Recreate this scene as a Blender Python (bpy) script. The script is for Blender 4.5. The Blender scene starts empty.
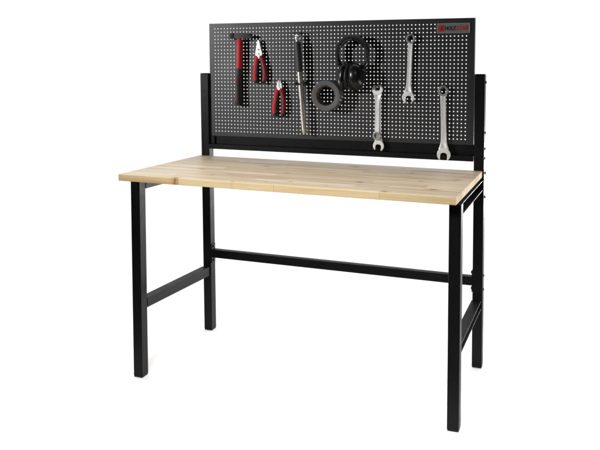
import bpy, bmesh, math, random
from mathutils import Vector, Matrix

random.seed(7)
scene = bpy.context.scene
COL = scene.collection
R = math.radians

# ---------------------------------------------------------------- materials
def new_mat(name):
    m = bpy.data.materials.new(name)
    m.use_nodes = True
    nt = m.node_tree
    b = nt.nodes['Principled BSDF']
    return m, nt, b

def simple(name, col, rough=0.5, metal=0.0, spec=0.5, bump=0.0, bscale=400.0, var=0.0, vscale=30.0, rvar=0.0, coat=0.0, aniso=None):
    """a plain paint / metal / plastic with fine grain in the bump and slight tone and gloss variation"""
    m, nt, b = new_mat(name)
    b.inputs['Base Color'].default_value = (*col, 1)
    b.inputs['Roughness'].default_value = rough
    b.inputs['Metallic'].default_value = metal
    b.inputs['Specular IOR Level'].default_value = spec
    if coat:
        b.inputs['Coat Weight'].default_value = coat
        b.inputs['Coat Roughness'].default_value = 0.15
    tc = nt.nodes.new('ShaderNodeTexCoord')
    if bump:
        n = nt.nodes.new('ShaderNodeTexNoise')
        n.inputs['Scale'].default_value = bscale
        n.inputs['Detail'].default_value = 2
        if aniso:
            mp = nt.nodes.new('ShaderNodeMapping')
            mp.inputs['Scale'].default_value = aniso
            nt.links.new(tc.outputs['Object'], mp.inputs['Vector'])
            nt.links.new(mp.outputs['Vector'], n.inputs['Vector'])
        else:
            nt.links.new(tc.outputs['Object'], n.inputs['Vector'])
        bp = nt.nodes.new('ShaderNodeBump')
        bp.inputs['Strength'].default_value = bump
        bp.inputs['Distance'].default_value = 0.0006
        nt.links.new(n.outputs['Fac'], bp.inputs['Height'])
        nt.links.new(bp.outputs['Normal'], b.inputs['Normal'])
    if var or rvar:
        n2 = nt.nodes.new('ShaderNodeTexNoise')
        n2.inputs['Scale'].default_value = vscale
        n2.inputs['Detail'].default_value = 5
        nt.links.new(tc.outputs['Object'], n2.inputs['Vector'])
        if var:
            mr = nt.nodes.new('ShaderNodeMapRange')
            mr.inputs['From Min'].default_value = 0.3
            mr.inputs['From Max'].default_value = 0.7
            mr.inputs['To Min'].default_value = 1 - var
            mr.inputs['To Max'].default_value = 1 + var
            nt.links.new(n2.outputs['Fac'], mr.inputs['Value'])
            mx = nt.nodes.new('ShaderNodeVectorMath')
            mx.operation = 'SCALE'
            mx.inputs[0].default_value = col
            nt.links.new(mr.outputs['Result'], mx.inputs['Scale'])
            nt.links.new(mx.outputs['Vector'], b.inputs['Base Color'])
        if rvar:
            mr = nt.nodes.new('ShaderNodeMapRange')
            mr.inputs['From Min'].default_value = 0.3
            mr.inputs['From Max'].default_value = 0.7
            mr.inputs['To Min'].default_value = rough - rvar
            mr.inputs['To Max'].default_value = rough + rvar
            nt.links.new(n2.outputs['Fac'], mr.inputs['Value'])
            nt.links.new(mr.outputs['Result'], b.inputs['Roughness'])
    return m

M = {}
M['black_steel'] = simple('black_powder_coat', (0.0050, 0.0050, 0.0055), 0.46, spec=0.11, bump=0.25, bscale=900, rvar=0.05, vscale=25)
M['foot'] = simple('black_foot_plastic', (0.006, 0.006, 0.006), 0.6, spec=0.3)
M['board'] = simple('anthracite_powder_coat', (0.0205, 0.0205, 0.022), 0.50, spec=0.32, bump=0.3, bscale=1100, var=0.06, vscale=9, rvar=0.04)
M['bolt'] = simple('dark_bolt_steel', (0.03, 0.03, 0.033), 0.45, metal=0.6)
M['steel'] = simple('satin_chrome', (0.76, 0.76, 0.755), 0.42, metal=0.8, bump=0.35, bscale=60, aniso=(60, 60, 4), rvar=0.06, vscale=70)
M['steel_ring'] = simple('shaded_ring_steel', (0.36, 0.36, 0.36), 0.45, metal=0.85, bump=0.2, bscale=300)  # ring ends darkened: the shade on their offset faces is put into the colour
M['steel_ground'] = simple('polished_jaw_steel', (0.50, 0.50, 0.485), 0.40, metal=0.85, bump=0.15, bscale=500)
M['chrome'] = simple('chrome_tube', (0.44, 0.41, 0.375), 0.34, metal=0.9, bump=0.1, bscale=300)
M['zinc'] = simple('zinc_wire', (0.55, 0.56, 0.58), 0.35, metal=0.9)
M['hook_black'] = simple('black_hook_coat', (0.010, 0.010, 0.010), 0.45, spec=0.4)
M['hammer_head'] = simple('black_forged_steel', (0.009, 0.009, 0.010), 0.55, spec=0.22, bump=0.5, bscale=350)
M['red'] = simple('red_grip', (0.38, 0.010, 0.016), 0.55, spec=0.25, bump=0.15, bscale=500, var=0.08, vscale=60)
M['red_dark'] = simple('inlay_and_shaded_red', (0.15, 0.008, 0.012), 0.5, spec=0.3, bump=0.15, bscale=500, var=0.08, vscale=60)
M['rubber'] = simple('black_rubber', (0.014, 0.013, 0.013), 0.6, spec=0.35, bump=0.4, bscale=600)
M['grip'] = simple('ribbed_grip_rubber', (0.018, 0.018, 0.019), 0.55, spec=0.4, bump=0.5, bscale=700)
M['muff_shell'] = simple('glossy_black_plastic', (0.005, 0.005, 0.006), 0.26, spec=0.4, rvar=0.04, vscale=40)
M['muff_pad'] = simple('black_vinyl', (0.0065, 0.0065, 0.0065), 0.5, spec=0.25, bump=0.4, bscale=120)
M['cardboard'] = simple('cardboard', (0.10, 0.075, 0.058), 0.85, spec=0.2, bump=0.4, bscale=200, var=0.1)
M['plate'] = simple('brushed_plate', (0.24, 0.23, 0.22), 0.40, metal=0.5, bump=0.2, bscale=40, aniso=(3, 60, 60))
M['plate_rim'] = simple('bright_plate_rim', (0.45, 0.44, 0.42), 0.35, metal=0.6)
M['print_red'] = simple('red_print', (0.42, 0.018, 0.022), 0.5, spec=0.4)
M['print_dkred'] = simple('dark_red_print', (0.20, 0.012, 0.014), 0.5, spec=0.4)
M['print_black'] = simple('black_print', (0.008, 0.008, 0.008), 0.5, spec=0.4)
M['floor'] = simple('white_studio_floor', (0.96, 0.96, 0.96), 0.7, spec=0.3, var=0.01, vscale=3)

def tape_mat():
    m, nt, b = new_mat('grey_tape_layers')
    tc = nt.nodes.new('ShaderNodeTexCoord')
    sx = nt.nodes.new('ShaderNodeSeparateXYZ')
    nt.links.new(tc.outputs['Object'], sx.inputs[0])
    c = nt.nodes.new('ShaderNodeCombineXYZ')
    nt.links.new(sx.outputs['X'], c.inputs['X']); nt.links.new(sx.outputs['Z'], c.inputs['Y'])
    ln = nt.nodes.new('ShaderNodeVectorMath'); ln.operation = 'LENGTH'
    nt.links.new(c.outputs[0], ln.inputs[0])
    n = nt.nodes.new('ShaderNodeTexNoise'); n.noise_dimensions = '1D'
    n.inputs['Scale'].default_value = 420; n.inputs['Detail'].default_value = 3
    nt.links.new(ln.outputs['Value'], n.inputs['W'])
    r = nt.nodes.new('ShaderNodeValToRGB')
    r.color_ramp.elements[0].position = 0.3; r.color_ramp.elements[0].color = (0.040, 0.040, 0.042, 1)
    r.color_ramp.elements[1].position = 0.72; r.color_ramp.elements[1].color = (0.095, 0.093, 0.095, 1)
    nt.links.new(n.outputs['Fac'], r.inputs['Fac'])
    nt.links.new(r.outputs['Color'], b.inputs['Base Color'])
    bp = nt.nodes.new('ShaderNodeBump'); bp.inputs['Strength'].default_value = 0.4; bp.inputs['Distance'].default_value = 0.0008
    nt.links.new(n.outputs['Fac'], bp.inputs['Height']); nt.links.new(bp.outputs['Normal'], b.inputs['Normal'])
    b.inputs['Roughness'].default_value = 0.55
    return m
M['tape'] = tape_mat()

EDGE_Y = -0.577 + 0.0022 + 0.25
def wood_mat(knots, end=False):
    """edge glued pine: narrow lamellas along X, finger jointed pieces, long grain and a few knots"""
    m, nt, b = new_mat('edge_glued_pine')
    N = nt.nodes.new; L = nt.links.new
    def mth(op, a=None, bb=None, c=None):
        n = N('ShaderNodeMath'); n.operation = op
        for i, v in enumerate((a, bb, c)):
            if v is None: continue
            if isinstance(v, (int, float)): n.inputs[i].default_value = v
            else: L(v, n.inputs[i])
        return n.outputs[0]
    tc = N('ShaderNodeTexCoord'); sx = N('ShaderNodeSeparateXYZ')
    L(tc.outputs['Object'], sx.inputs[0])
    X, Y, Z = sx.outputs
    PW = 0.0385
    row = mth('FLOOR', mth('DIVIDE', mth('ADD', Y, 3.0), PW))
    fy = mth('FRACT', mth('DIVIDE', mth('ADD', Y, 3.0), PW))
    wn = N('ShaderNodeTexWhiteNoise'); wn.noise_dimensions = '1D'; L(row, wn.inputs['W'])
    xo = mth('ADD', mth('DIVIDE', mth('ADD', X, 3.0), 0.36), mth('MULTIPLY', wn.outputs['Value'], 7.3))
    pl = mth('FLOOR', xo); fx = mth('FRACT', xo)
    wn2 = N('ShaderNodeTexWhiteNoise'); wn2.noise_dimensions = '2D'
    cb = N('ShaderNodeCombineXYZ'); L(row, cb.inputs[0]); L(pl, cb.inputs[1]); L(cb.outputs[0], wn2.inputs['Vector'])
    tone = wn2.outputs['Value']
    # grain coordinates, shifted for each piece
    off = N('ShaderNodeVectorMath'); off.operation = 'SCALE'; off.inputs['Scale'].default_value = 9.0
    L(wn2.outputs['Color'], off.inputs[0])
    co = N('ShaderNodeVectorMath'); co.operation = 'ADD'
    L(tc.outputs['Object'], co.inputs[0]); L(off.outputs[0], co.inputs[1])
    # knot field
    kmax = None; kring = None
    for (kx, ky, kr, el) in knots:
        dx = mth('DIVIDE', mth('SUBTRACT', X, kx), kr * el)
        dy = mth('DIVIDE', mth('SUBTRACT', Y, ky), kr)
        d = mth('SQRT', mth('ADD', mth('MULTIPLY', dx, dx), mth('MULTIPLY', dy, dy)))
        kmax = d if kmax is None else mth('MINIMUM', kmax, d)
    warp = mth('DIVIDE', 0.9, mth('ADD', mth('MULTIPLY', kmax, kmax), 1.0))
    mp = N('ShaderNodeMapping'); mp.inputs['Scale'].default_value = (2.0, 46.0, 46.0); L(co.outputs[0], mp.inputs['Vector'])
    wv = N('ShaderNodeVectorMath'); wv.operation = 'ADD'; L(mp.outputs[0], wv.inputs[0])
    wc = N('ShaderNodeCombineXYZ'); L(warp, wc.inputs[1]); L(wc.outputs[0], wv.inputs[1])
    g1 = N('ShaderNodeTexNoise'); g1.inputs['Scale'].default_value = 1.0; g1.inputs['Detail'].default_value = 4; g1.inputs['Distortion'].default_value = 0.6
    L(wv.outputs[0], g1.inputs['Vector'])
    mp2 = N('ShaderNodeMapping'); mp2.inputs['Scale'].default_value = (14.0, 420.0, 420.0); L(co.outputs[0], mp2.inputs['Vector'])
    g2 = N('ShaderNodeTexNoise'); g2.inputs['Scale'].default_value = 1.0; g2.inputs['Detail'].default_value = 3; L(mp2.outputs[0], g2.inputs['Vector'])
    mp3 = N('ShaderNodeMapping'); mp3.inputs['Scale'].default_value = (3.5, 11.0, 11.0); L(co.outputs[0], mp3.inputs['Vector'])
    g3 = N('ShaderNodeTexNoise'); g3.inputs['Scale'].default_value = 1.0; g3.inputs['Detail'].default_value = 2; L(mp3.outputs[0], g3.inputs['Vector'])
    # colour: piece tone, then annual ring streaks, fine fibres and broad blotches
    ramp = N('ShaderNodeValToRGB')
    e = ramp.color_ramp.elements
    e[0].position = 0.0; e[0].color = (0.525, 0.43, 0.31, 1)
    e[1].position = 1.0; e[1].color = (0.66, 0.565, 0.43, 1)
    mid = ramp.color_ramp.elements.new(0.5); mid.color = (0.585, 0.487, 0.355, 1)
    L(tone, ramp.inputs['Fac'])
    def mulcol(colour, fac_socket, tint):
        mx = N('ShaderNodeMix'); mx.data_type = 'RGBA'; mx.blend_type = 'MULTIPLY'
        L(fac_socket, mx.inputs[0]); L(colour, mx.inputs[6]); mx.inputs[7].default_value = (*tint, 1)
        return mx.outputs[2]
    def rng(s, a, b_, c=0.0, d=1.0):
        n = N('ShaderNodeMapRange'); L(s, n.inputs['Value'])
        n.inputs['From Min'].default_value = a; n.inputs['From Max'].default_value = b_
        n.inputs['To Min'].default_value = c; n.inputs['To Max'].default_value = d
        return n.outputs['Result']
    c = mulcol(ramp.outputs['Color'], rng(g1.outputs['Fac'], 0.48, 0.72), (0.80, 0.69, 0.55))
    c = mulcol(c, rng(g2.outputs['Fac'], 0.45, 0.75, 0, 0.6), (0.84, 0.76, 0.66))
    c = mulcol(c, rng(g3.outputs['Fac'], 0.52, 0.75, 0, 0.8), (0.87, 0.79, 0.68))
    # glue lines and finger joints
    jl = mth('LESS_THAN', mth('MINIMUM', fy, mth('SUBTRACT', 1.0, fy)), 0.012)
    c = mulcol(c, mth('MULTIPLY', jl, 0.35), (0.62, 0.48, 0.34))
    je = mth('LESS_THAN', mth('MINIMUM', fx, mth('SUBTRACT', 1.0, fx)), 0.0025)
    c = mulcol(c, mth('MULTIPLY', je, 0.45), (0.55, 0.42, 0.30))
    kn = N('ShaderNodeTexNoise'); kn.inputs['Scale'].default_value = 140; L(tc.outputs['Object'], kn.inputs['Vector'])
    kd = mth('ADD', kmax, mth('MULTIPLY', mth('SUBTRACT', kn.outputs['Fac'], 0.5), 0.9))
    c = mulcol(c, rng(kd, 2.6, 0.9, 0, 0.75), (0.72, 0.55, 0.38))
    c = mulcol(c, rng(kd, 1.05, 0.6, 0, 0.9), (0.34, 0.20, 0.12))
    # warm light on the front edge, painted in as a yellower tint
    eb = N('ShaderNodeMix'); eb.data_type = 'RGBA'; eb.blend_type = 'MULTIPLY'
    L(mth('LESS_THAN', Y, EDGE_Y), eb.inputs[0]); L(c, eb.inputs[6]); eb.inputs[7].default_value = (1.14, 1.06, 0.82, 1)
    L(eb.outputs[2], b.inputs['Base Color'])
    b.inputs['Roughness'].default_value = 0.42
    L(rng(g1.outputs['Fac'], 0.3, 0.7, 0.36, 0.52), b.inputs['Roughness'])
    b.inputs['Specular IOR Level'].default_value = 0.45
    if end:        # sawn end grain: rough and nearly without gloss
        for lk in list(b.inputs['Roughness'].links): nt.links.remove(lk)
        b.inputs['Roughness'].default_value = 0.85
        b.inputs['Specular IOR Level'].default_value = 0.05
    bp = N('ShaderNodeBump'); bp.inputs['Strength'].default_value = 0.25; bp.inputs['Distance'].default_value = 0.0005
    L(g2.outputs['Fac'], bp.inputs['Height']); L(bp.outputs['Normal'], b.inputs['Normal'])
    return m

# ---------------------------------------------------------------- mesh helpers
class MB:
    def __init__(self): self.v = []; self.f = []; self.m = []; self.mi = 0
    def add(self, vs, fs):
        o = len(self.v)
        self.v += [tuple(p) for p in vs]
        for f in fs:
            self.f.append([i + o for i in f]); self.m.append(self.mi)
        return self
    def hexa(self, bot, top):          # two loops of four, both counter-clockwise from above
        return self.add(list(bot) + list(top), [(3, 2, 1, 0), (4, 5, 6, 7), (0, 1, 5, 4), (1, 2, 6, 5), (2, 3, 7, 6), (3, 0, 4, 7)])
    def box(self, x0, x1, y0, y1, z0, z1):
        return self.hexa([(x0, y0, z0), (x1, y0, z0), (x1, y1, z0), (x0, y1, z0)], [(x0, y0, z1), (x1, y0, z1), (x1, y1, z1), (x0, y1, z1)])
    def prism(self, poly, y0, y1):     # poly in (x, z), extruded along y
        n = len(poly)
        a = sum(poly[i][0] * poly[(i + 1) % n][1] - poly[(i + 1) % n][0] * poly[i][1] for i in range(n))
        if a < 0: poly = poly[::-1]
        vs = [(x, y0, z) for x, z in poly] + [(x, y1, z) for x, z in poly]
        fs = [list(range(n)), list(range(2 * n - 1, n - 1, -1))]
        fs += [(i, i + n, (i + 1) % n + n, (i + 1) % n) for i in range(n)]
        return self.add(vs, fs)
    def ring(self, cx, cz, ro, ri, y0, y1, n=40, points=0, depth=0.0):   # flat annulus, axis y; points = broached star inside
        vs = []; fs = []
        for y in (y0, y1):
            for k in range(n):
                a = 2 * math.pi * k / n
                vs.append((cx + ro * math.cos(a), y, cz + ro * math.sin(a)))
        for y in (y0, y1):
            for k in range(n):
                a = 2 * math.pi * k / n
                r = ri
                if points: r = ri - depth * abs(((k * points / n) % 1.0) * 2 - 1)
                vs.append((cx + r * math.cos(a), y, cz + r * math.sin(a)))
        for k in range(n):
            j = (k + 1) % n
            fs += [(k, j, 2 * n + j, 2 * n + k), (n + j, n + k, 3 * n + k, 3 * n + j), (j, k, n + k, n + j), (2 * n + k, 2 * n + j, 3 * n + j, 3 * n + k)]
        return self.add(vs, fs)
    def tube(self, pts, rad, n=12, flat=1.0, side=(0, 1, 0), caps=True):
        """swept tube; flat squeezes the section along `side`"""
        pts = [Vector(p) for p in pts]
        if not hasattr(rad, '__len__'): rad = [rad] * len(pts)
        vs = []; fs = []
        side = Vector(side)
        for i, p in enumerate(pts):
            t = (pts[min(i + 1, len(pts) - 1)] - pts[max(i - 1, 0)]).normalized()
            s = side - t * side.dot(t)
            if s.length < 1e-4: s = Vector((1, 0, 0)) - t * t.x
            s.normalize(); w = t.cross(s)
            for k in range(n):
                a = 2 * math.pi * k / n
                vs.append(p + s * (rad[i] * flat * math.cos(a)) + w * (rad[i] * math.sin(a)))
        for i in range(len(pts) - 1):
            for k in range(n):
                j = (k + 1) % n
                fs.append((i * n + k, i * n + j, (i + 1) * n + j, (i + 1) * n + k))
        if caps:
            fs.append(list(range(n - 1, -1, -1))); e = (len(pts) - 1) * n
            fs.append(list(range(e, e + n)))
        return self.add(vs, fs)
    def lathe(self, prof, origin=(0, 0, 0), axis='x', n=40, sa=1.0, sb=1.0, closed=False):
        """prof = (distance along axis, radius); sa and sb stretch the two cross directions"""
        vs = []; fs = []
        for h, r in prof:
            for k in range(n):
                a = 2 * math.pi * k / n; u = r * sa * math.cos(a); w = r * sb * math.sin(a)
                if axis == 'x': q = (h, u, w)
                elif axis == 'y': q = (u, h, w)
                else: q = (u, w, h)
                vs.append((q[0] + origin[0], q[1] + origin[1], q[2] + origin[2]))
        m = len(prof)
        for i in range(m if closed else m - 1):
            i2 = (i + 1) % m
            for k in range(n):
                j = (k + 1) % n
                fs.append((i * n + k, i * n + j, i2 * n + j, i2 * n + k))
        if not closed:
            fs.append(list(range(n - 1, -1, -1))); e = (m - 1) * n; fs.append(list(range(e, e + n)))
        return self.add(vs, fs)
    def build(self, name, mats, parent=None, bevel=0.0, seg=2, smooth=True, angle=40, xf=None, sub=0, shift=None):
        me = bpy.data.meshes.new(name)
        vs = self.v
        if shift: xf = Matrix.Translation(shift)
        if xf is not None: vs = [tuple(xf @ Vector(p)) for p in vs]
        me.from_pydata(vs, [], self.f)
        if not isinstance(mats, (list, tuple)): mats = [mats]
        for mm in mats: me.materials.append(mm)
        for p, i in zip(me.polygons, self.m): p.material_index = i
        bm = bmesh.new(); bm.from_mesh(me)
        bmesh.ops.recalc_face_normals(bm, faces=bm.faces[:])
        bm.to_mesh(me); bm.free()
        if smooth:
            for p in me.polygons: p.use_smooth = True
            me.set_sharp_from_angle(angle=R(angle))
        me.update()
        o = bpy.data.objects.new(name, me); COL.objects.link(o)
        if parent: o.parent = parent
        if bevel:
            md = o.modifiers.new('edge', 'BEVEL'); md.width = bevel; md.segments = seg; md.limit_method = 'ANGLE'; md.angle_limit = R(35); md.harden_normals = smooth
        if sub:
            md = o.modifiers.new('round', 'SUBSURF'); md.levels = sub; md.render_levels = sub
        return o

def bezier(pts, n=8):      # Catmull-Rom through the points
    P = [Vector(p) for p in pts]; out = []
    Q = [P[0] * 2 - P[1]] + P + [P[-1] * 2 - P[-2]]
    for i in range(len(P) - 1):
        a, b, c, d = Q[i:i + 4]
        for k in range(n):
            t = k / n
            out.append(0.5 * ((2 * b) + (c - a) * t + (2 * a - 5 * b + 4 * c - d) * t * t + (3 * b - a - 3 * c + d) * t ** 3))
    out.append(P[-1])
    return out

def empty(name, loc, label, cat, group=None):
    o = bpy.data.objects.new(name, None); COL.objects.link(o)
    o.location = loc; o.empty_display_size = 0.05
    o['label'] = label; o['category'] = cat
    if group: o['group'] = group
    return o

# ---------------------------------------------------------------- setting
fl = MB()
fl.add([(-0.45, -0.72, 0), (1.50, -0.72, 0), (1.50, 0.45, 0), (-0.45, 0.45, 0)], [(0, 1, 2, 3)])
floor = fl.build('floor', M['floor'], smooth=False)
floor['kind'] = 'structure'

# ---------------------------------------------------------------- the bench
XL, S, XR, YP, YF = -0.0674, 0.0382, 1.1370, -0.0114, -0.5117
ZUP = 1.1229
def tabz(x): return 0.7677 - 0.0076 * (x - 0.5)
TH = 0.0241
bench = empty('workbench', (0.535, -0.25, 0), 'black steel workbench with pale pine top and grey perforated tool board', 'workbench')
BL = Vector((0.535, -0.25, 0))
OFF = Matrix.Translation(-BL)
def B(mb, name, mat, parent=None, **k):
    return mb.build(name, mat, parent or bench, xf=OFF, **k)

# table top -----------------------------------------------------------------
x0, x1, y0, y1 = -0.0732, 1.1330, -0.577, YP - 0.0015
tp = MB()
tp.hexa([(x0, y0, tabz(x0) - TH), (x1, y0, tabz(x1) - TH), (x1, y1, tabz(x1) - TH), (x0, y1, tabz(x0) - TH)],
        [(x0, y0, tabz(x0)), (x1, y0, tabz(x1)), (x1, y1, tabz(x1)), (x0, y1, tabz(x0))])
KN = []
for kx, ky, kr, el in [(0.160, -0.572, 0.0055, 1.3), (0.905, -0.560, 0.0050, 1.5), (0.78, -0.42, 0.0050, 2.2), (0.33, -0.20, 0.0055, 2.6), (0.47, -0.33, 0.0040, 2.2),
                       (0.90, -0.16, 0.0050, 2.2), (0.14, -0.36, 0.0045, 2.0), (0.66, -0.09, 0.0045, 2.6), (1.04, -0.47, 0.0055, 2.8), (0.02, -0.10, 0.0045, 2.0), (0.56, -0.50, 0.0035, 2.0), (1.08, -0.25, 0.0040, 2.4),
                       (0.245, -0.47, 0.0030, 2.0), (0.40, -0.14, 0.0032, 2.4), (0.62, -0.27, 0.0030, 2.2), (0.70, -0.53, 0.0026, 1.6), (0.97, -0.33, 0.0030, 2.2), (0.20, -0.09, 0.0030, 2.4), (0.84, -0.07, 0.0030, 2.2), (0.38, -0.570, 0.0030, 1.6)]:
    KN.append((kx - BL.x, ky - BL.y, kr * 1.05, el))
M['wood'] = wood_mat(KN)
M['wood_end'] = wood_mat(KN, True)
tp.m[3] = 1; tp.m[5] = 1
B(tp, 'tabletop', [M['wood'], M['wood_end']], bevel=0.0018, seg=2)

# legs and rear posts ---------------------------------------------------------
def post(name, xa, y, ztop, dx):
    b = MB(); cap = 0.005
    def loop(z, e=0.0):
        d = dx * (1 - z / ZUP)
        return [(xa + d + e, y + e, z), (xa + S + d - e, y + e, z), (xa + S + d - e, y + S - e, z), (xa + d + e, y + S - e, z)]
    b.hexa(loop(cap), loop(ztop))
    o = B(b, name, M['black_steel'], bevel=0.0022, seg=3)
    c = MB(); c.hexa(loop(0.0, 0.0012), loop(cap - 0.0003, 0.0012))
    c.build('foot_cap', M['foot'], o, xf=OFF, bevel=0.001)
    if ztop > 1:
        c = MB(); c.hexa(loop(ztop + 0.0003, 0.0006), loop(ztop + 0.003, 0.0006))
        c.build('end_cap', M['foot'], o, xf=OFF, bevel=0.001)
    return o
ZL, ZR = 0.7365, 0.7285          # top of the steel frame at the left and right
leg_l = post('leg', XL, YF, ZL, -0.0057)
leg_r = post('leg', XR - S, YF, ZR, 0.0012)
up_l = post('upright_post', XL, YP, ZUP, 0.0032)
up_r = post('upright_post', XR - S, YP, ZUP, 0.0040)

# side rails: steel channels, web inside, open to the outside
def channel(name, xi, xo, ya, yb, za0, za1, zb0, zb1, t=0.003):
    """from (y=ya, z za0..za1) to (y=yb, z zb0..zb1); xi = web side, xo = open side"""
    b = MB(); w = xi + (t if xo > xi else -t)
    prof = lambda lo, hi: [(xi, lo), (xo, lo), (xo, lo + t), (w, lo + t), (w, hi - t), (xo, hi - t), (xo, hi), (xi, hi)]
    pa, pb = prof(za0, za1), prof(zb0, zb1); n = 8
    vs = [(x, ya, z) for x, z in pa] + [(x, yb, z) for x, z in pb]
    fs = [(0, 1, 2, 3), (0, 3, 4, 7), (7, 4, 5, 6), (8, 11, 10, 9), (8, 15, 12, 11), (15, 14, 13, 12)]
    fs += [(i, (i + 1) % n, (i + 1) % n + n, i + n) for i in range(n)]
    b.add(vs, fs)
    return B(b, name, M['black_steel'], bevel=0.0007, seg=2, angle=30)
e = 0.0006
channel('top_rail', XL + S - 0.0012, XL + 0.001, YF + S + e, YP - e, 0.705, ZL, 0.703, ZL)
channel('top_rail', XR - S + 0.0012, XR - 0.0005, YF + S + e, YP - e, 0.690, ZR, 0.690, ZR)
channel('side_stretcher', XL + S - 0.0012 - 0.002, XL + 0.001, YF + S + e, YP - 0.005, 0.2575, 0.2935, 0.2460, 0.2850)
channel('side_stretcher', XR - S + 0.0012, XR - 0.0005, YF + S + e, YP - 0.005, 0.2420, 0.2720, 0.2330, 0.2660)
# packing strips between frame and table top
for xa, xb, zz in ((XL + 0.009, XL + S - 0.006, ZL), (XR - S + 0.006, XR - 0.012, ZR)):
    b = MB()
    b.hexa([(xa, YF + 0.004, zz + 0.0004), (xb, YF + 0.004, zz + 0.0004), (xb, YP - 0.004, zz + 0.0004), (xa, YP - 0.004, zz + 0.0004)],
           [(xa, YF + 0.004, tabz(xa) - TH - 0.0004), (xb, YF + 0.004, tabz(xb) - TH - 0.0004), (xb, YP - 0.004, tabz(xb) - TH - 0.0004), (xa, YP - 0.004, tabz(xa) - TH - 0.0004)])
    B(b, 'packing_strip', M['black_steel'])

# rear stretcher with its end plates
b = MB(); xa, xb = XL + S + 0.0064, XR - S - 0.0009
b.hexa([(xa, YP, 0.3265), (xb, YP, 0.3200), (xb, YP + 0.030, 0.3200), (xa, YP + 0.030, 0.3265)],
       [(xa, YP, 0.3610), (xb, YP, 0.3540), (xb, YP + 0.030, 0.3540), (xa, YP + 0.030, 0.3610)])
st = B(b, 'rear_stretcher', M['black_steel'], bevel=0.0022, seg=3)
for xa, xb, zc in ((XL + S + 0.003 + .0005, XL + S + 0.0062, 0.343), (XR - S + 0.0028 - 0.0035, XR - S + 0.0028 - 0.0003, 0.337)):
    c = MB(); c.prism([(xa, zc - 0.042), (xb, zc - 0.042), (xb, zc + 0.042), (xa, zc + 0.042)], YP + 0.0015, YP + 0.033)
    c.build('end_plate', M['black_steel'], st, xf=OFF, bevel=0.0008)
    sg = 1 if xa < 0.5 else -1
    for dz in (-0.031, 0.031):
        c = MB(); c.lathe([(0, .0062), (.0035, .0062), (.0048, .005)], (0, 0, 0), 'x', 6)
        xx = xb if sg > 0 else xa
        c.build('bolt', M['bolt'], st, xf=OFF @ Matrix.Translation((xx, YP + 0.018, zc + dz)) @ Matrix.Scale(sg, 4, (1, 0, 0)), bevel=0.0004)

# corner brackets on the posts behind the table and bolts on the outer face of the right post
c = MB(); c.prism([(XR + 0.0002, 0.640), (XR + 0.0026, 0.640), (XR + 0.0026, 0.768), (XR + 0.0002, 0.768)], YP - 0.004, YP + 0.030)
B(c, 'corner_bracket', M['black_steel'], bevel=0.0006)
c = MB(); c.prism([(XL - 0.0026, 0.640), (XL - 0.0002, 0.640), (XL - 0.0002, 0.768), (XL - 0.0026, 0.768)], YP - 0.004, YP + 0.030)
B(c, 'corner_bracket', M['black_steel'], bevel=0.0006)
for z, xx in ((1.0945, XR), (0.905, XR), (0.8445, XR), (0.8085, XR), (0.753, XR + 0.0026), (0.662, XR + 0.0026), (0.359, XR + 0.002), (0.305, XR + 0.002)):
    c = MB(); c.lathe([(-.001, .0064), (.0010, .0064), (.0010, .0052), (.0036, .0050), (.0044, .0036)], (xx, 0.0075, z), 'x', 12)
    B(c, 'bolt', M['bolt'], bevel=0.0004)

# perforated tool board: a folded steel tray with 72 x 30 real holes
P, NC, NR, Z0 = 0.015, 72, 30, 1.3134
BX0, BX1, BZ0, BZ1 = -0.0264, 1.0955, 0.8580, 1.3351
HR = 0.00255; T = 0.0012
pb = MB()
gx0, gz1 = -P / 2, Z0 + P / 2
def gid(i, j, back): return (j * (NC + 1) + i) + (back * (NC + 1) * (NR + 1))
vs = []
for back in (0, 1):
    for j in range(NR + 1):
        for i in range(NC + 1):
            vs.append((gx0 + i * P, T * back, gz1 - j * P))
fs = []
for j in range(NR):
    for i in range(NC):
        cx, cz = i * P, Z0 - j * P
        base = len(vs)
        for back in (0, 1):
            for k in range(8):
                a = math.pi / 8 + k * math.pi / 4
                vs.append((cx + HR * math.cos(a), T * back, cz + HR * math.sin(a)))
        for back in (0, 1):
            h = [base + back * 8 + k for k in range(8)]
            tr, tl, bl, br = gid(i + 1, j, back), gid(i, j, back), gid(i, j + 1, back), gid(i + 1, j + 1, back)
            # octagon corners: 0,1 face right-up, 2,3 left-up, 4,5 left-down, 6,7 right-down
            q = [(tr, tl, h[2], h[1]), (tl, bl, h[4], h[3]), (bl, br, h[6], h[5]), (br, tr, h[0], h[7]),
                 (tr, h[1], h[0]), (tl, h[3], h[2]), (bl, h[5], h[4]), (br, h[7], h[6])]
            fs += q
        for k in range(8):
            k2 = (k + 1) % 8
            fs.append((base + k, base + k2, base + 8 + k2, base + 8 + k))
# plain margin round the field of holes
for back in (0, 1):
    o = len(vs)
    y = T * back
    vs += [(BX0, y, BZ1), (BX1, y, BZ1), (BX1, y, BZ0), (BX0, y, BZ0)]
    t_row = [gid(i, 0, back) for i in range(NC + 1)]; b_row = [gid(i, NR, back) for i in range(NC + 1)]
    l_col = [gid(0, j, back) for j in range(NR + 1)]; r_col = [gid(NC, j, back) for j in range(NR + 1)]
    fs += [[o, o + 1] + t_row[::-1], [o + 2, o + 3] + b_row, [o + 3, o] + l_col, [o + 1, o + 2] + r_col[::-1]]
pb.add(vs, fs)
D = 0.020
board = B(pb, 'tool_board', M['board'], smooth=False)
fb = MB()
e = 0.0003
fb.box(BX0 - 0.0004, BX1 + 0.0004, -0.0002, D, BZ1 - T, BZ1 + 0.0004)
fb.box(BX0 - 0.0004, BX1 + 0.0004, -0.0002, D, BZ0 - 0.0004, BZ0 + T)
fb.box(BX0 - 0.0004, BX0 + T, -0.0002, D, BZ0 + T + e, BZ1 - T - e)
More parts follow.
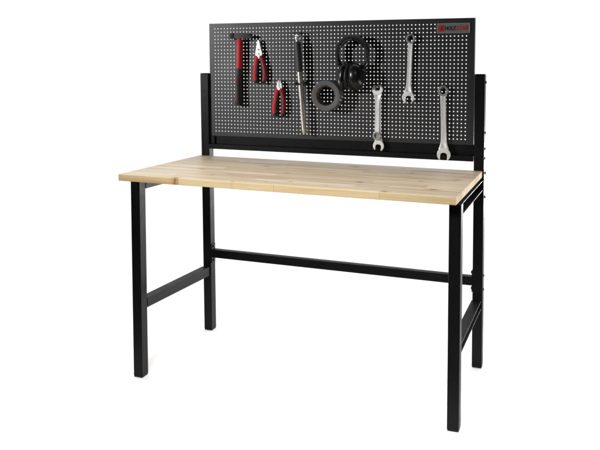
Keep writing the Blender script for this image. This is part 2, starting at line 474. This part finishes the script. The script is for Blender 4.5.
fb.box(BX1 - T, BX1 + 0.0004, -0.0002, D, BZ0 + T + e, BZ1 - T - e)
fb.build('folded_edge', M['board'], board, xf=OFF, bevel=0.0005)

# cross rail below the board: recessed web, front lip below
cb = MB()
cb.hexa([(XL + S + .0004, 0.004, 0.8225), (XR - S - .0004, 0.004, 0.8180), (XR - S - .0004, 0.0215, 0.8180), (XL + S + .0004, 0.0215, 0.8225)],
        [(XL + S + .0004, 0.004, 0.8566), (XR - S - .0004, 0.004, 0.8566), (XR - S - .0004, 0.0215, 0.8566), (XL + S + .0004, 0.0215, 0.8566)])
rail = B(cb, 'cross_rail', M['black_steel'], bevel=0.001)
cl = MB()
cl.hexa([(XL + S + .0006, YP - 0.002, 0.8022), (XR - S - .0006, YP - 0.002, 0.7966), (XR - S - .0006, 0.0205, 0.7966), (XL + S + .0006, 0.0205, 0.8022)],
        [(XL + S + .0006, YP - 0.002, 0.8222), (XR - S - .0006, YP - 0.002, 0.8177), (XR - S - .0006, 0.0205, 0.8177), (XL + S + .0006, 0.0205, 0.8222)])
cl.build('front_lip', M['black_steel'], rail, xf=OFF, bevel=0.0012)
for xa, xb in ((XL + S + 0.0010, XL + S + 0.024), (XR - S - 0.012, XR - S - 0.0010)):
    c = MB(); c.box(xa, xb, -0.003, 0.0036, 0.8232, 0.8560)
    c.build('end_bracket', M['black_steel'], rail, xf=OFF, bevel=0.0008)

# name plate
NP = MB(); NP.box(0.9535, 1.0780, -0.0016, -0.0002, 1.2795, 1.3170)
plate = B(NP, 'name_plate', M['plate'], bevel=0.0006)
rm = MB()
X0, X1, Zb, Zt = 0.9535, 1.0780, 1.2795, 1.3170
for a in ((X0, X1, Zt - .0022, Zt), (X0, X1, Zb, Zb + .0022), (X0, X0 + .0022, Zb + .0024, Zt - .0024), (X1 - .0022, X1, Zb + .0024, Zt - .0024)):
    rm.box(a[0], a[1], -0.0026, -0.0017, a[2], a[3])
rm.build('plate_rim', M['plate_rim'], plate, xf=OFF, bevel=0.0003)
em = MB(); em.prism([(0.9575, 1.2860), (0.9800, 1.2860), (0.9800, 1.3105), (0.9640, 1.3105), (0.9575, 1.3050)], -0.0023, -0.0018)
em.build('emblem', M['print_red'], plate, xf=OFF)
em = MB(); em.prism([(0.9650, 1.2890), (0.9700, 1.2890), (0.9715, 1.2960), (0.9735, 1.2890), (0.9780, 1.2890), (0.9745, 1.3070), (0.9700, 1.3070)], -0.0027, -0.0024)
em.build('emblem_mark', M['print_dkred'], plate, xf=OFF)
def lettering(txt, xl, xr, zb, zt, mat, bold):
    cu = bpy.data.curves.new('lettering', 'FONT'); cu.body = txt; cu.size = 1.0; cu.extrude = 0.012; cu.offset = bold
    tmp = bpy.data.objects.new('tmp', cu); COL.objects.link(tmp)
    me = bpy.data.meshes.new_from_object(tmp.evaluated_get(bpy.context.evaluated_depsgraph_get()))
    bpy.data.objects.remove(tmp)
    xs = [v.co.x for v in me.vertices]; ys = [v.co.y for v in me.vertices]
    ax, bx, ay, by = min(xs), max(xs), min(ys), max(ys)
    for v in me.vertices:
        X = xl + (v.co.x - ax) / (bx - ax) * (xr - xl); Z = zb + (v.co.y - ay) / (by - ay) * (zt - zb)
        v.co = Vector((X, -0.0020 - v.co.z * 0.03, Z)) - BL
    me.materials.clear(); me.materials.append(mat)
    o = bpy.data.objects.new('lettering', me); COL.objects.link(o); o.parent = plate
    return o
lettering('HOLZ', 0.9835, 1.0255, 1.2905, 1.3055, M['print_black'], 0.03)
lettering('STAR', 1.0270, 1.0735, 1.2895, 1.3065, M['print_red'], 0.03)

# ---------------------------------------------------------------- tools on the board
def hook(x, z, out, label, mat='hook_black', drop=0.0, r=0.0019, up=0.006):
    """one wire peg: through the board, out to the front, tip turned up"""
    o = empty('peg_hook', (x, 0, z), label, 'hook', 'small hooks pushed into the tool board')
    b = MB()
    b.tube(bezier([(0, 0.010, 0.004), (0, 0.0025, 0.0015), (0, -0.006, 0), (0, -out + 0.004, 0), (0, -out, 0.0025), (0, -out - 0.001, up)], 6), r, 10)
    b.build('wire', M[mat], o)
    c = MB(); c.lathe([(-0.0016, .0052), (-0.0004, .0052)], (0, 0, 0), 'y', 16)
    c.build('collar', M[mat], o, bevel=0.0003)
    return o

# hammer ----------------------------------------------------------------------
hx, hz = 0.1247, 1.2748
ham = empty('hammer', (hx, -0.0205, hz), 'black headed hammer with long red and black handle', 'hammer')
b = MB()
# square striking block with a chamfered face, then the cross pein falling to an edge
secs = [(-0.0405, 0.0085, 0.0075, 0.0145), (-0.0385, 0.0112, -0.0062, 0.0172), (-0.0200, 0.0112, -0.0062, 0.0172), (-0.0185, 0.0103, -0.0054, 0.0162), (-0.0150, 0.0103, -0.0054, 0.0162), (-0.0130, 0.0108, -0.0060, 0.0168), (0.0230, 0.0108, -0.0060, 0.0166), (0.0420, 0.0102, -0.0058, 0.0128), (0.0550, 0.0096, -0.0052, 0.0080), (0.0630, 0.0090, -0.0036, 0.0036)]
secs[0] = (-0.0405, 0.0085, -0.0040, 0.0145)
vs = []; fs = []
for x, w, zl, zh in secs: vs += [(x, -w, zl), (x, w, zl), (x, w, zh), (x, -w, zh)]
for i in range(len(secs) - 1):
    for k in range(4):
        fs.append((i * 4 + k, i * 4 + (k + 1) % 4, (i + 1) * 4 + (k + 1) % 4, (i + 1) * 4 + k))
fs += [(0, 1, 2, 3), tuple(len(vs) - 4 + k for k in (3, 2, 1, 0))]
b.add(vs, fs)
b.build('head', M['hammer_head'], ham, bevel=0.0014, seg=2)
def hsec(lst, name, mat, bev):
    b = MB(); n = 16; vs = []; fs = []
    for (cx, z, wx, wy) in lst:
        for k in range(n):
            a = 2 * math.pi * k / n
            ca, sa = math.cos(a), math.sin(a)
            vs.append((cx + wx * math.copysign(abs(ca) ** 0.75, ca), wy * math.copysign(abs(sa) ** 0.75, sa), z))
    for i in range(len(lst) - 1):
        for k in range(n):
            fs.append((i * n + k, i * n + (k + 1) % n, (i + 1) * n + (k + 1) % n, (i + 1) * n + k))
    fs += [list(range(n - 1, -1, -1)), list(range((len(lst) - 1) * n, len(lst) * n))]
    b.add(vs, fs)
    return b.build(name, mat, ham, bevel=bev)
h = hsec([(0.0030, 0.0150, 0.0065, 0.0075), (0.0030, -0.0030, 0.0085, 0.0088), (0.0032, -0.0085, 0.0120, 0.0125), (0.0025, -0.060, 0.0118, 0.0130), (0.0002, -0.1285, 0.0112, 0.0130)], 'handle', M['red'], 0.0006)
hsec([(0.0000, -0.1290, 0.0118, 0.0136), (-0.0028, -0.160, 0.0120, 0.0140), (-0.0052, -0.195, 0.0118, 0.0142), (-0.0062, -0.235, 0.0130, 0.0146), (-0.0070, -0.266, 0.0160, 0.0155), (-0.0068, -0.277, 0.0165, 0.0155), (-0.0062, -0.2825, 0.0140, 0.0130)], 'rubber_grip', M['rubber'], 0.0008)
for (za, zb, xo) in ((-0.150, -0.200, -0.0068), (-0.252, -0.272, -0.0120)):
    b = MB()
    b.tube(bezier([(xo + 0.0030, -0.0118, za), (xo - 0.0005, -0.0128, (za + zb) / 2), (xo - 0.002, -0.0128, zb)], 5), [0.001] + [0.0040] * 9 + [0.001], 10, flat=0.7)
    b.build('grip_inlay', M['red_dark'], ham)
hk = empty('double_hook', (0.1270, 0, 1.2622), 'pair of bright zinc pins carrying the hammer head', 'hook', 'small hooks pushed into the tool board')
for s in (-1, 1):
    b = MB()
    b.tube(bezier([(s * 0.0205, 0.010, 0.0060), (s * 0.0205, 0.0, 0.0035), (s * 0.0205, -0.031, 0.0040), (s * 0.0205, -0.0345, 0.0055), (s * 0.0205, -0.0355, 0.0085)], 6), 0.0017, 10)
    b.build('pin', M['zinc'], hk)
c = MB(); c.box(-0.024, 0.024, -0.0016, -0.0004, 0.0005, 0.0065)
c.build('back_plate', M['hook_black'], hk, bevel=0.0004)

# pliers ------------------------------------------------------------------------
def pliers(loc, label, jaws, joint, left, right, rad, hz_, tip):
    o = empty('pliers', loc, label, 'pliers', 'red handled pliers on the tool board')
    b = MB()
    for poly in jaws: b.prism(poly, -0.0065, 0.0065)
    j = b.build('jaws', M['steel_ground'], o, bevel=0.0014, seg=2)
    c = MB(); c.lathe([(-0.0090, 0.0050), (-0.0080, 0.0062), (0.0080, 0.0062)], (joint[0], 0, joint[1]), 'y', 20)
    c.build('pivot', M['steel'], j, bevel=0.0004)
    for pts, nm in ((left, 0), (right, 1)):
        path = bezier(pts, 7)
        n = len(path)
        rr = [rad * (0.88 + 0.20 * math.sin(math.pi * (0.08 + 0.80 * i / (n - 1))) + 0.22 * max(0.0, 1 - i / (n * 0.22))) for i in range(n)]
        k = int(n * 0.86)
        b = MB(); b.tube(path[:k + 1], rr[:k + 1], 16, flat=0.85)
        hd = b.build('handle', M['red' if nm == 0 else 'red_dark'], o)  # right handle in darker red, partly shade put into the colour
        b = MB(); tp_ = path[k:]; rt = rr[k:]
        rt = [r * 1.05 * (1 - 0.55 * (i / max(1, len(rt) - 1)) ** 3) for i, r in enumerate(rt)]
        b.tube(tp_, rt, 16, flat=0.85)
        b.build('handle_tip', M['rubber'], hd)
        # soft black inlay along the inner side of each grip
        sgn = 1 if nm == 0 else -1
        b = MB(); m0, m1 = int(n * 0.16), int(n * 0.9)
        ip = [p + Vector((sgn * rad * 0.70, -rad * 0.10, 0)) for p in path[m0:m1]]
        q = len(ip)
        b.tube(ip, [rad * 0.62 * (0.35 + 0.65 * math.sin(math.pi * (i + 0.5) / q)) for i in range(q)], 12, flat=1.15)
        b.build('grip_inlay', M['rubber'], hd)
    return o
# combination pliers: origin at the pivot
ox, oz = 0.2185, 1.1930
W = lambda x, z: (x - ox, z - oz)
jawL = [W(.2148, 1.2630), W(.2158, 1.2630), W(.2166, 1.2300), W(.2170, 1.2080), W(.2185, 1.186), W(.2060, 1.1860), W(.2030, 1.1960), W(.2035, 1.2120), W(.2068, 1.2280), W(.2115, 1.2560)]
jawR = [W(.2163, 1.2630), W(.2172, 1.2630), W(.2215, 1.2560), W(.2270, 1.2280), W(.2325, 1.2120), W(.2330, 1.1960), W(.2300, 1.1860), W(.2188, 1.1860), W(.2176, 1.2080), W(.2172, 1.2300)]
V3 = lambda x, z: (x - ox, 0.0, z - oz)
pl1 = pliers((ox - 0.0039, -0.0140, oz + 0.0002), 'larger red handled combination pliers with long tapering jaws beside hammer', [jawL, jawR], (0.0, 0.004),
             [V3(.2110, 1.1975), V3(.2060, 1.1800), V3(.2015, 1.1520), V3(.1985, 1.1250), V3(.1995, 1.1010), V3(.2030, 1.0850)],
             [V3(.2260, 1.1975), V3(.2330, 1.1800), V3(.2400, 1.1520), V3(.2435, 1.1250), V3(.2410, 1.1010), V3(.2345, 1.0830)], 0.0100, 0, None)
jb = MB()
for k in range(2): jb.ring(0.0, 0.030 - 0.016 * k, 0.0042 - 0.0006 * k, 0.0020, -0.0078, -0.0060, 20)
jb.build('jaw_cutout', M['bolt'], pl1)
# side cutters
ox, oz = 0.3085, 1.0600
sjL = [W(.3050, 1.0985), W(.3080, 1.0990), W(.3094, 1.0800), W(.3094, 1.0560), W(.2985, 1.0560), W(.2968, 1.0660), W(.2985, 1.0820)]
sjR = [W(.3112, 1.0990), W(.3142, 1.0985), W(.3205, 1.0820), W(.3228, 1.0660), W(.3210, 1.0560), W(.3098, 1.0560), W(.3098, 1.0800)]
pl2 = pliers((ox - 0.0031, -0.0145, oz - 0.0002), 'smaller red handled side cutters with short blunt jaws', [sjL, sjR], (0.0, 0.003),
             [V3(.3005, 1.0640), V3(.2955, 1.0460), V3(.2900, 1.0200), V3(.2855, 0.9900), V3(.2860, 0.9680), V3(.2905, 0.9490)],
             [V3(.3165, 1.0640), V3(.3215, 1.0460), V3(.3255, 1.0200), V3(.3268, 0.9900), V3(.3245, 0.9680), V3(.3180, 0.9480)], 0.0098, 0, None)
hook(0.2160, 1.1770, 0.022, 'small black hook between the handles of the larger pliers')
hook(0.3068, 1.0440, 0.022, 'small black hook between the handles of the side cutters')

# telescopic wrench bar ---------------------------------------------------------
ax = Vector((0.3918, -0.030, 1.2530)); bx = Vector((0.4215, -0.028, 0.8830))
bar = empty('wrench_bar', tuple(ax), 'long chrome wrench bar with black upper grip hanging slightly aslant', 'bar')
d = bx - ax
def along(t, dx=0.0): return tuple(d * t + Vector((dx, 0, 0)))
b = MB(); g = [along(0.0), along(0.006)]; rr = [0.0115, 0.0134]
for k in range(1, 24):
    t = 0.006 + 0.312 * k / 24; g.append(along(t)); rr.append(0.0136 if k % 2 else 0.0131)
g += [along(0.3185), along(0.3260)]; rr += [0.0136, 0.0115]
b.tube(g, rr, 24)
b.build('grip', M['grip'], bar)
b = MB(); b.tube([along(0.3265), along(0.62), along(0.622), along(0.985), along(1.0)], [0.0114, 0.0114, 0.0100, 0.0100, 0.0086], 24)
b.build('shaft', M['chrome'], bar)
b = MB(); b.tube([along(-0.001), along(-0.022)], [0.0070, 0.0075], 16); b.tube([along(-0.0225), along(-0.030), along(-0.052), along(-0.060)], [0.0085, 0.0098, 0.0092, 0.0065], 16)
b.box(-0.0100, 0.0065, -0.0060, 0.0060, 0.0225, 0.0275)
b.build('drive_head', M['steel_ground'], bar, bevel=0.0006)
tc = empty('tool_clip', (0.4010, 0, 1.0840), 'black spring clip gripping the middle of the chrome wrench bar', 'clip', 'small hooks pushed into the tool board')
b = MB(); b.box(-0.027, 0.029, -0.0036, -0.0004, -0.0075, 0.0075)
b.build('back_plate', M['hook_black'], tc, bevel=0.0008)
for s in (-1, 1):
    b = MB(); b.tube(bezier([(0.0045 + s * 0.0125, -0.003, 0), (0.0045 + s * 0.0150, -0.018, 0), (0.0045 + s * 0.0135, -0.034, 0), (0.0045 + s * 0.0090, -0.0415, 0), (0.0045 + s * 0.0180, -0.0480, 0.0)], 6), 0.0062, 10, flat=0.4, side=(1, 0, 0))
    b.build('prong', M['hook_black'], tc)
b = MB(); b.tube([(-0.031, -0.030, 0), (-0.0075, -0.0395, -0.001), (0.0165, -0.0395, -0.001), (0.030, -0.030, 0)], [0.0028, 0.0040, 0.0040, 0.0028], 10)
b.build('front_wire', M['hook_black'], tc)
th_ = empty('bar_hook', (0.3910, 0, 1.2890), 'short black cross bar hook above the grip of the wrench bar', 'hook', 'small hooks pushed into the tool board')
b = MB(); b.tube([(0, 0.008, 0.002), (0, -0.004, 0), (0, -0.0305, 0)], 0.0022, 10)
b.build('wire', M['hook_black'], th_)
b = MB(); b.tube([(-0.0135, -0.034, 0), (0.0135, -0.034, 0)], 0.0030, 10)
b.build('cross_bar', M['hook_black'], th_)
b = MB(); b.box(-0.007, 0.007, -0.0025, -0.0004, -0.007, 0.006)
b.build('back_plate', M['hook_black'], th_, bevel=0.0005)

# roll of tape --------------------------------------------------------------------
tx, tz = 0.5195, 1.0385
tape = empty('tape_roll', (tx, -0.027, tz), 'roll of dark grey duct tape hanging below ear muffs', 'tape')
b = MB(); b.lathe([(-0.0235, 0.0405), (-0.0240, 0.0420), (-0.0240, 0.0590), (-0.0232, 0.0600), (0.0232, 0.0600), (0.0240, 0.0590), (0.0240, 0.0405)], (0, 0, 0), 'y', 72, closed=True)
b.build('tape_layers', M['tape'], tape, angle=30)
b = MB(); b.lathe([(-0.0248, 0.0385), (-0.0248, 0.0402), (0.0245, 0.0402), (0.0245, 0.0385)], (0, 0, 0), 'y', 72, closed=True)
b.build('cardboard_core', M['cardboard'], tape, angle=30)
hook(tx, tz + 0.0358, 0.056, 'small black hook inside the core of the tape roll')

# ear muffs -----------------------------------------------------------------------
ex, ez = 0.6278, 1.2053
muff = empty('ear_muffs', (ex, -0.0375, ez), 'black ear muffs with round headband and two glossy cups', 'ear muffs')
def strap(path, half_w, half_t):
    """flat band: path in (x, z); wide along y"""
    b = MB(); n = len(path); vs = []; fs = []
    P2 = [Vector((p[0], 0, p[1])) for p in path]
    for i, p in enumerate(P2):
        t = (P2[min(i + 1, n - 1)] - P2[max(i - 1, 0)]).normalized(); nn = Vector((-t.z, 0, t.x))
        w = half_w * (0.55 + 0.45 * math.sin(math.pi * i / (n - 1)))
        for (a, c_) in ((1, -0.8), (0.75, -1), (-0.75, -1), (-1, -0.8), (-1, 0.8), (-0.75, 1), (0.75, 1), (1, 0.8)):
            vs.append(p + nn * half_t * a + Vector((0, c_ * w, 0)))
    for i in range(n - 1):
        for k in range(8): fs.append((i * 8 + k, i * 8 + (k + 1) % 8, (i + 1) * 8 + (k + 1) % 8, (i + 1) * 8 + k))
    fs += [list(range(7, -1, -1)), list(range((n - 1) * 8, n * 8))]
    b.add(vs, fs); return b
RB = 0.0640
arc = [(RB * math.cos(R(a)), RB * 1.02 * math.sin(R(a))) for a in range(-38, 219, 6)]
arc = [(0.0405, -0.0620), (0.0455, -0.0520)] + arc + [(-0.0470, -0.0520), (-0.0450, -0.0620)]
hb = strap(arc, 0.0125, 0.0056).build('headband', M['muff_pad'], muff, angle=50, shift=(-0.0025, 0.0060, 0.0))
pad = [((RB - 0.0100) * math.cos(R(a)), (RB - 0.0100) * 1.02 * math.sin(R(a))) for a in range(28, 153, 5)]
strap(pad, 0.0115, 0.0044).build('head_pad', M['muff_pad'], hb, angle=50, shift=(-0.0025, 0.0060, 0.0))
for sx in (-1, 1):
    for dy in (-0.006, 0.006):
        b = MB()
        b.tube(bezier([(sx * 0.0600, dy, -0.0180), (sx * 0.0640, dy * 1.6, -0.0400), (sx * 0.0590, dy * 2.4, -0.0620), (sx * 0.0480, dy * 3.0, -0.0830)], 7), 0.0017, 8)
        b.build('yoke_wire', M['hook_black'], hb)
def cup(cx, cz, out, lean, yaw, sw):
    X = Matrix.Translation((cx, -0.0015, cz)) @ Matrix.Rotation(R(lean), 4, 'Y') @ Matrix.Rotation(R(yaw), 4, 'Z')
    b = MB()
    pr = [(0.0005, 0.0480), (0.0050, 0.0505), (0.0110, 0.0515), (0.0150, 0.0500), (0.0215, 0.0470), (0.0280, 0.0415), (0.0335, 0.0330), (0.0370, 0.0210), (0.0385, 0.0080)]
    pr = [(h * sw, r) for h, r in pr]
    if out < 0: pr = [(-h, r) for h, r in pr]
    b.lathe(pr, (0, 0, 0), 'x', 48, sa=0.70, sb=1.07)
    sh = b.build('ear_cup', M['muff_shell'], muff, xf=X, angle=50)
    b = MB()
    pr = [(-0.0005, 0.0200), (-0.0005, 0.0440), (-0.0040, 0.0490), (-0.0100, 0.0500), (-0.0150, 0.0470), (-0.0170, 0.0400), (-0.0150, 0.0330), (-0.0080, 0.0300)]
    if out < 0: pr = [(-h, r) for h, r in pr]
    b.lathe(pr, (0, 0, 0), 'x', 48, sa=0.70, sb=1.07)
    b.build('cushion', M['muff_pad'], sh, xf=X, angle=60)
    b = MB()   # raised seam ring round the shell
    pr = [(0.0045, 0.0500), (0.0045, 0.0528), (0.0085, 0.0532), (0.0085, 0.0500)]
    if out < 0: pr = [(-h, r) for h, r in pr]
    b.lathe(pr, (0, 0, 0), 'x', 48, sa=0.70, sb=1.07, closed=True)
    b.build('seam_ring', M['muff_shell'], sh, xf=X, angle=30)
cup(-0.0275, -0.0915, -1, 4, 0, 0.80)
cup(0.0070, -0.0925, 1, -5, -22, 1.15)
hook(ex, ez + 0.0490, 0.046, 'small black hook under the headband of the ear muffs')

# spanners --------------------------------------------------------------------------
def spanner(loc, label, ring_xz, jaw_xz, r_ring, r_jaw, w, group='silver spanners hung on the tool board', tilt=15, thick=1.0):
    """combination spanner; ring_xz and jaw_xz are the centres of its two ends relative to loc"""
    o = empty('spanner', loc, label, 'spanner', group)
    rc = Vector((ring_xz[0], 0, ring_xz[1])); jc = Vector((jaw_xz[0], 0, jaw_xz[1]))
    ax = (jc - rc); ln = ax.length; ax.normalize(); sd = Vector((-ax.z, 0, ax.x))      # to the side
    b = MB()       # shank: rounded bar with a sunken panel on both faces
    n = 14; vs = []; fs = []
    for i in range(n + 1):
        t = i / n
        p = rc + ax * (r_ring * 0.80 + t * (ln - r_ring * 0.80 - r_jaw * 0.72))
        hw = w * (0.455 + 0.10 * (2 * t - 1) ** 2 * (1 if t > 0.5 else 0.3) + (0.34 * max(0, (t - 0.82) / 0.18) ** 2))
        ht = 0.0034 * thick
        for (a, y) in ((-1.0, -0.35), (-0.80, -1.0), (-0.55, -1.0), (-0.48, -0.68), (0.48, -0.68), (0.55, -1.0), (0.80, -1.0), (1.0, -0.35), (1.0, 0.35), (0.80, 1.0), (0.55, 1.0), (0.48, 0.68), (-0.48, 0.68), (-0.55, 1.0), (-0.80, 1.0), (-1.0, 0.35)):
            edge = min(1.0, min(t, 1 - t) / 0.09)
            if abs(y) == 0.68: y = math.copysign(1.0 - 0.32 * edge, y)
            vs.append(p + sd * hw * a + Vector((0, y * ht, 0)))
    m = 16
    for i in range(n):
        for k in range(m): fs.append((i * m + k, i * m + (k + 1) % m, (i + 1) * m + (k + 1) % m, (i + 1) * m + k))
    fs += [list(range(m - 1, -1, -1)), list(range(n * m, (n + 1) * m))]
    b.add(vs, fs)
    b.build('shank', M['steel'], o, angle=28)
    b = MB(); b.ring(rc.x, rc.z, r_ring, r_ring * 0.66, -0.0056 * thick, 0.0056 * thick, 72, points=12, depth=r_ring * 0.07)
    b.build('ring_end', M['steel_ring'], o, bevel=0.0009, seg=2, angle=35)
    # open jaw: round head with a parallel slot
    hs = r_jaw * 0.50; dep = -r_jaw * 0.12
    a0 = math.asin(hs / r_jaw)
    pts = []
    for k in range(29):
        a = a0 + 0.16 + (2 * math.pi - 2 * a0 - 0.32) * k / 28
        rr = r_jaw * (1.0 + 0.06 * math.cos(a))
        pts.append((rr * math.cos(a), rr * math.sin(a)))
    pts += [(r_jaw * 0.93, -hs * 1.0), (dep + hs * 0.55, -hs)]
    for k in range(1, 8):
        a = -math.pi / 2 - math.pi * k / 8
        pts.append((dep + hs * 0.55 + hs * 0.72 * math.cos(a), hs * math.sin(a)))
    pts += [(dep + hs * 0.55, hs), (r_jaw * 0.93, hs)]
    ct, s_ = math.cos(R(tilt)), math.sin(R(tilt))
    poly = []
    for u, v in pts:
        u2, v2 = u * ct - v * s_, u * s_ + v * ct
        q = jc + ax * u2 + sd * v2
        poly.append((q.x, q.z))
    b = MB(); b.prism(poly, -0.0046 * thick, 0.0046 * thick)
    b.build('open_jaw', M['steel'], o, bevel=0.0011, seg=2, angle=35)
    return o
spanner((0.8541, -0.0125, 1.2597), 'small silver spanner hanging highest below the left of the red nameplate', (0, 0), (-0.0078, -0.2235), 0.0180, 0.0238, 0.0200, tilt=12)
hook(0.8541, 1.2597 + 0.0095, 0.022, 'small black hook through the ring of the highest spanner')
spanner((0.7276, -0.0085, 1.0666), 'silver spanner hung jaw down behind the upturned spanner', (0, 0), (0.0000, -0.2230), 0.0165, 0.0225, 0.0195, tilt=-8)
spanner((0.7232, -0.0190, 0.8825), 'silver spanner turned upside down with its ring at the bottom', (0, 0), (0.0015, 0.1800), 0.0165, 0.0215, 0.0190, tilt=0)
hook(0.7276, 1.0666 + 0.0090, 0.030, 'small black hook through the ring of the rear paired spanner')
spanner((0.9815, -0.0125, 1.0616), 'large silver spanner hanging lowest and farthest from the hammer', (0, 0), (0.0055, -0.2410), 0.0198, 0.0262, 0.0222, tilt=-3)
hook(0.9815, 1.0616 + 0.0110, 0.022, 'small black hook through the ring of the lowest spanner')

# ---------------------------------------------------------------- light
w = bpy.data.worlds.new('World'); scene.world = w; w.use_nodes = True
nt = w.node_tree
bg = nt.nodes['Background']
tcw = nt.nodes.new('ShaderNodeTexCoord')
dt = nt.nodes.new('ShaderNodeVectorMath'); dt.operation = 'DOT_PRODUCT'
F = Vector((0.22, -0.97, 0.05)).normalized()       # towards the dark front of the studio
dt.inputs[1].default_value = F
nt.links.new(tcw.outputs['Generated'], dt.inputs[0])
rp = nt.nodes.new('ShaderNodeValToRGB'); rp.color_ramp.interpolation = 'EASE'
rp.color_ramp.elements[0].position = 0.40; rp.color_ramp.elements[0].color = (1.08, 1.08, 1.08, 1)
rp.color_ramp.elements[1].position = 0.60; rp.color_ramp.elements[1].color = (0.03, 0.03, 0.03, 1)
mr = nt.nodes.new('ShaderNodeMapRange'); mr.inputs['From Min'].default_value = -1; mr.inputs['From Max'].default_value = 1
nt.links.new(dt.outputs['Value'], mr.inputs['Value']); nt.links.new(mr.outputs['Result'], rp.inputs['Fac'])
nt.links.new(rp.outputs['Color'], bg.inputs['Color']); bg.inputs['Strength'].default_value = 1.0

def area(name, loc, target, sx, sy, power, col=(1, 1, 1)):
    l = bpy.data.lights.new(name, 'AREA'); l.shape = 'RECTANGLE'; l.size = sx; l.size_y = sy; l.energy = power; l.color = col
    o = bpy.data.objects.new(name, l); COL.objects.link(o)
    o.location = loc
    o.rotation_euler = (Vector(target) - Vector(loc)).to_track_quat('-Z', 'Y').to_euler()
    return o
sp = bpy.data.lights.new('key_spot', 'SPOT'); sp.energy = 178; sp.spot_size = R(46); sp.spot_blend = 0.75; sp.shadow_soft_size = 0.06
so = bpy.data.objects.new('key_spot', sp); COL.objects.link(so); so.location = (-1.15, -1.50, 1.45)
so.rotation_euler = (Vector((0.52, 0.0, 1.17)) - so.location).to_track_quat('-Z', 'Y').to_euler()
area('overhead_softbox', (0.6, 0.4, 2.9), (0.55, 0.0, 0.7), 2.2, 1.0, 16)
fa = area('front_fill', (0.85, -2.30, 1.95), (0.75, -0.90, 0.0), 1.2, 0.6, 15)  # added fill, out of frame, to brighten the front edge and near floor
fa.data.spread = R(66)

for loc, tgt, sx, pw in (((2.6, -0.3, 0.30), (0.9, -0.2, 0.0), 2.0, 13), ((-2.3, 0.45, 0.32), (0.3, -0.1, 0.0), 1.6, 30), ((1.9, 2.7, 0.35), (0.4, 0.0, 0.0), 2.0, 34)):
    fa = area('floor_fill', loc, tgt, sx, 0.25, pw); fa.data.spread = R(110)  # added low fills, out of frame, that lift the floor to white

# ---------------------------------------------------------------- camera
cam = bpy.data.cameras.new('camera'); co = bpy.data.objects.new('camera', cam); COL.objects.link(co)
cam.sensor_fit = 'HORIZONTAL'; cam.sensor_width = 36.0
cam.lens = 701.184 / 600 * 36
cam.shift_x = (300 - 337.879) / 600
cam.shift_y = (117.062 - 225) / 600
cam.clip_end = 200
yaw, pit, rol = 0.3382, 0.0722, 0.0002
f = Vector((-math.sin(yaw) * math.cos(pit), math.cos(yaw) * math.cos(pit), -math.sin(pit)))
r = Vector((math.cos(yaw), math.sin(yaw), 0)); u = r.cross(f)
m = Matrix((r, u, -f)).transposed().to_4x4(); m.translation = Vector((1.4873, -2.6535, 1.1546))
co.matrix_world = m
scene.camera = co

scene.view_settings.view_transform = 'Standard'
scene.view_settings.look = 'None'
scene.view_settings.exposure = 0
scene.view_settings.gamma = 1
scene.render.engine = 'CYCLES'
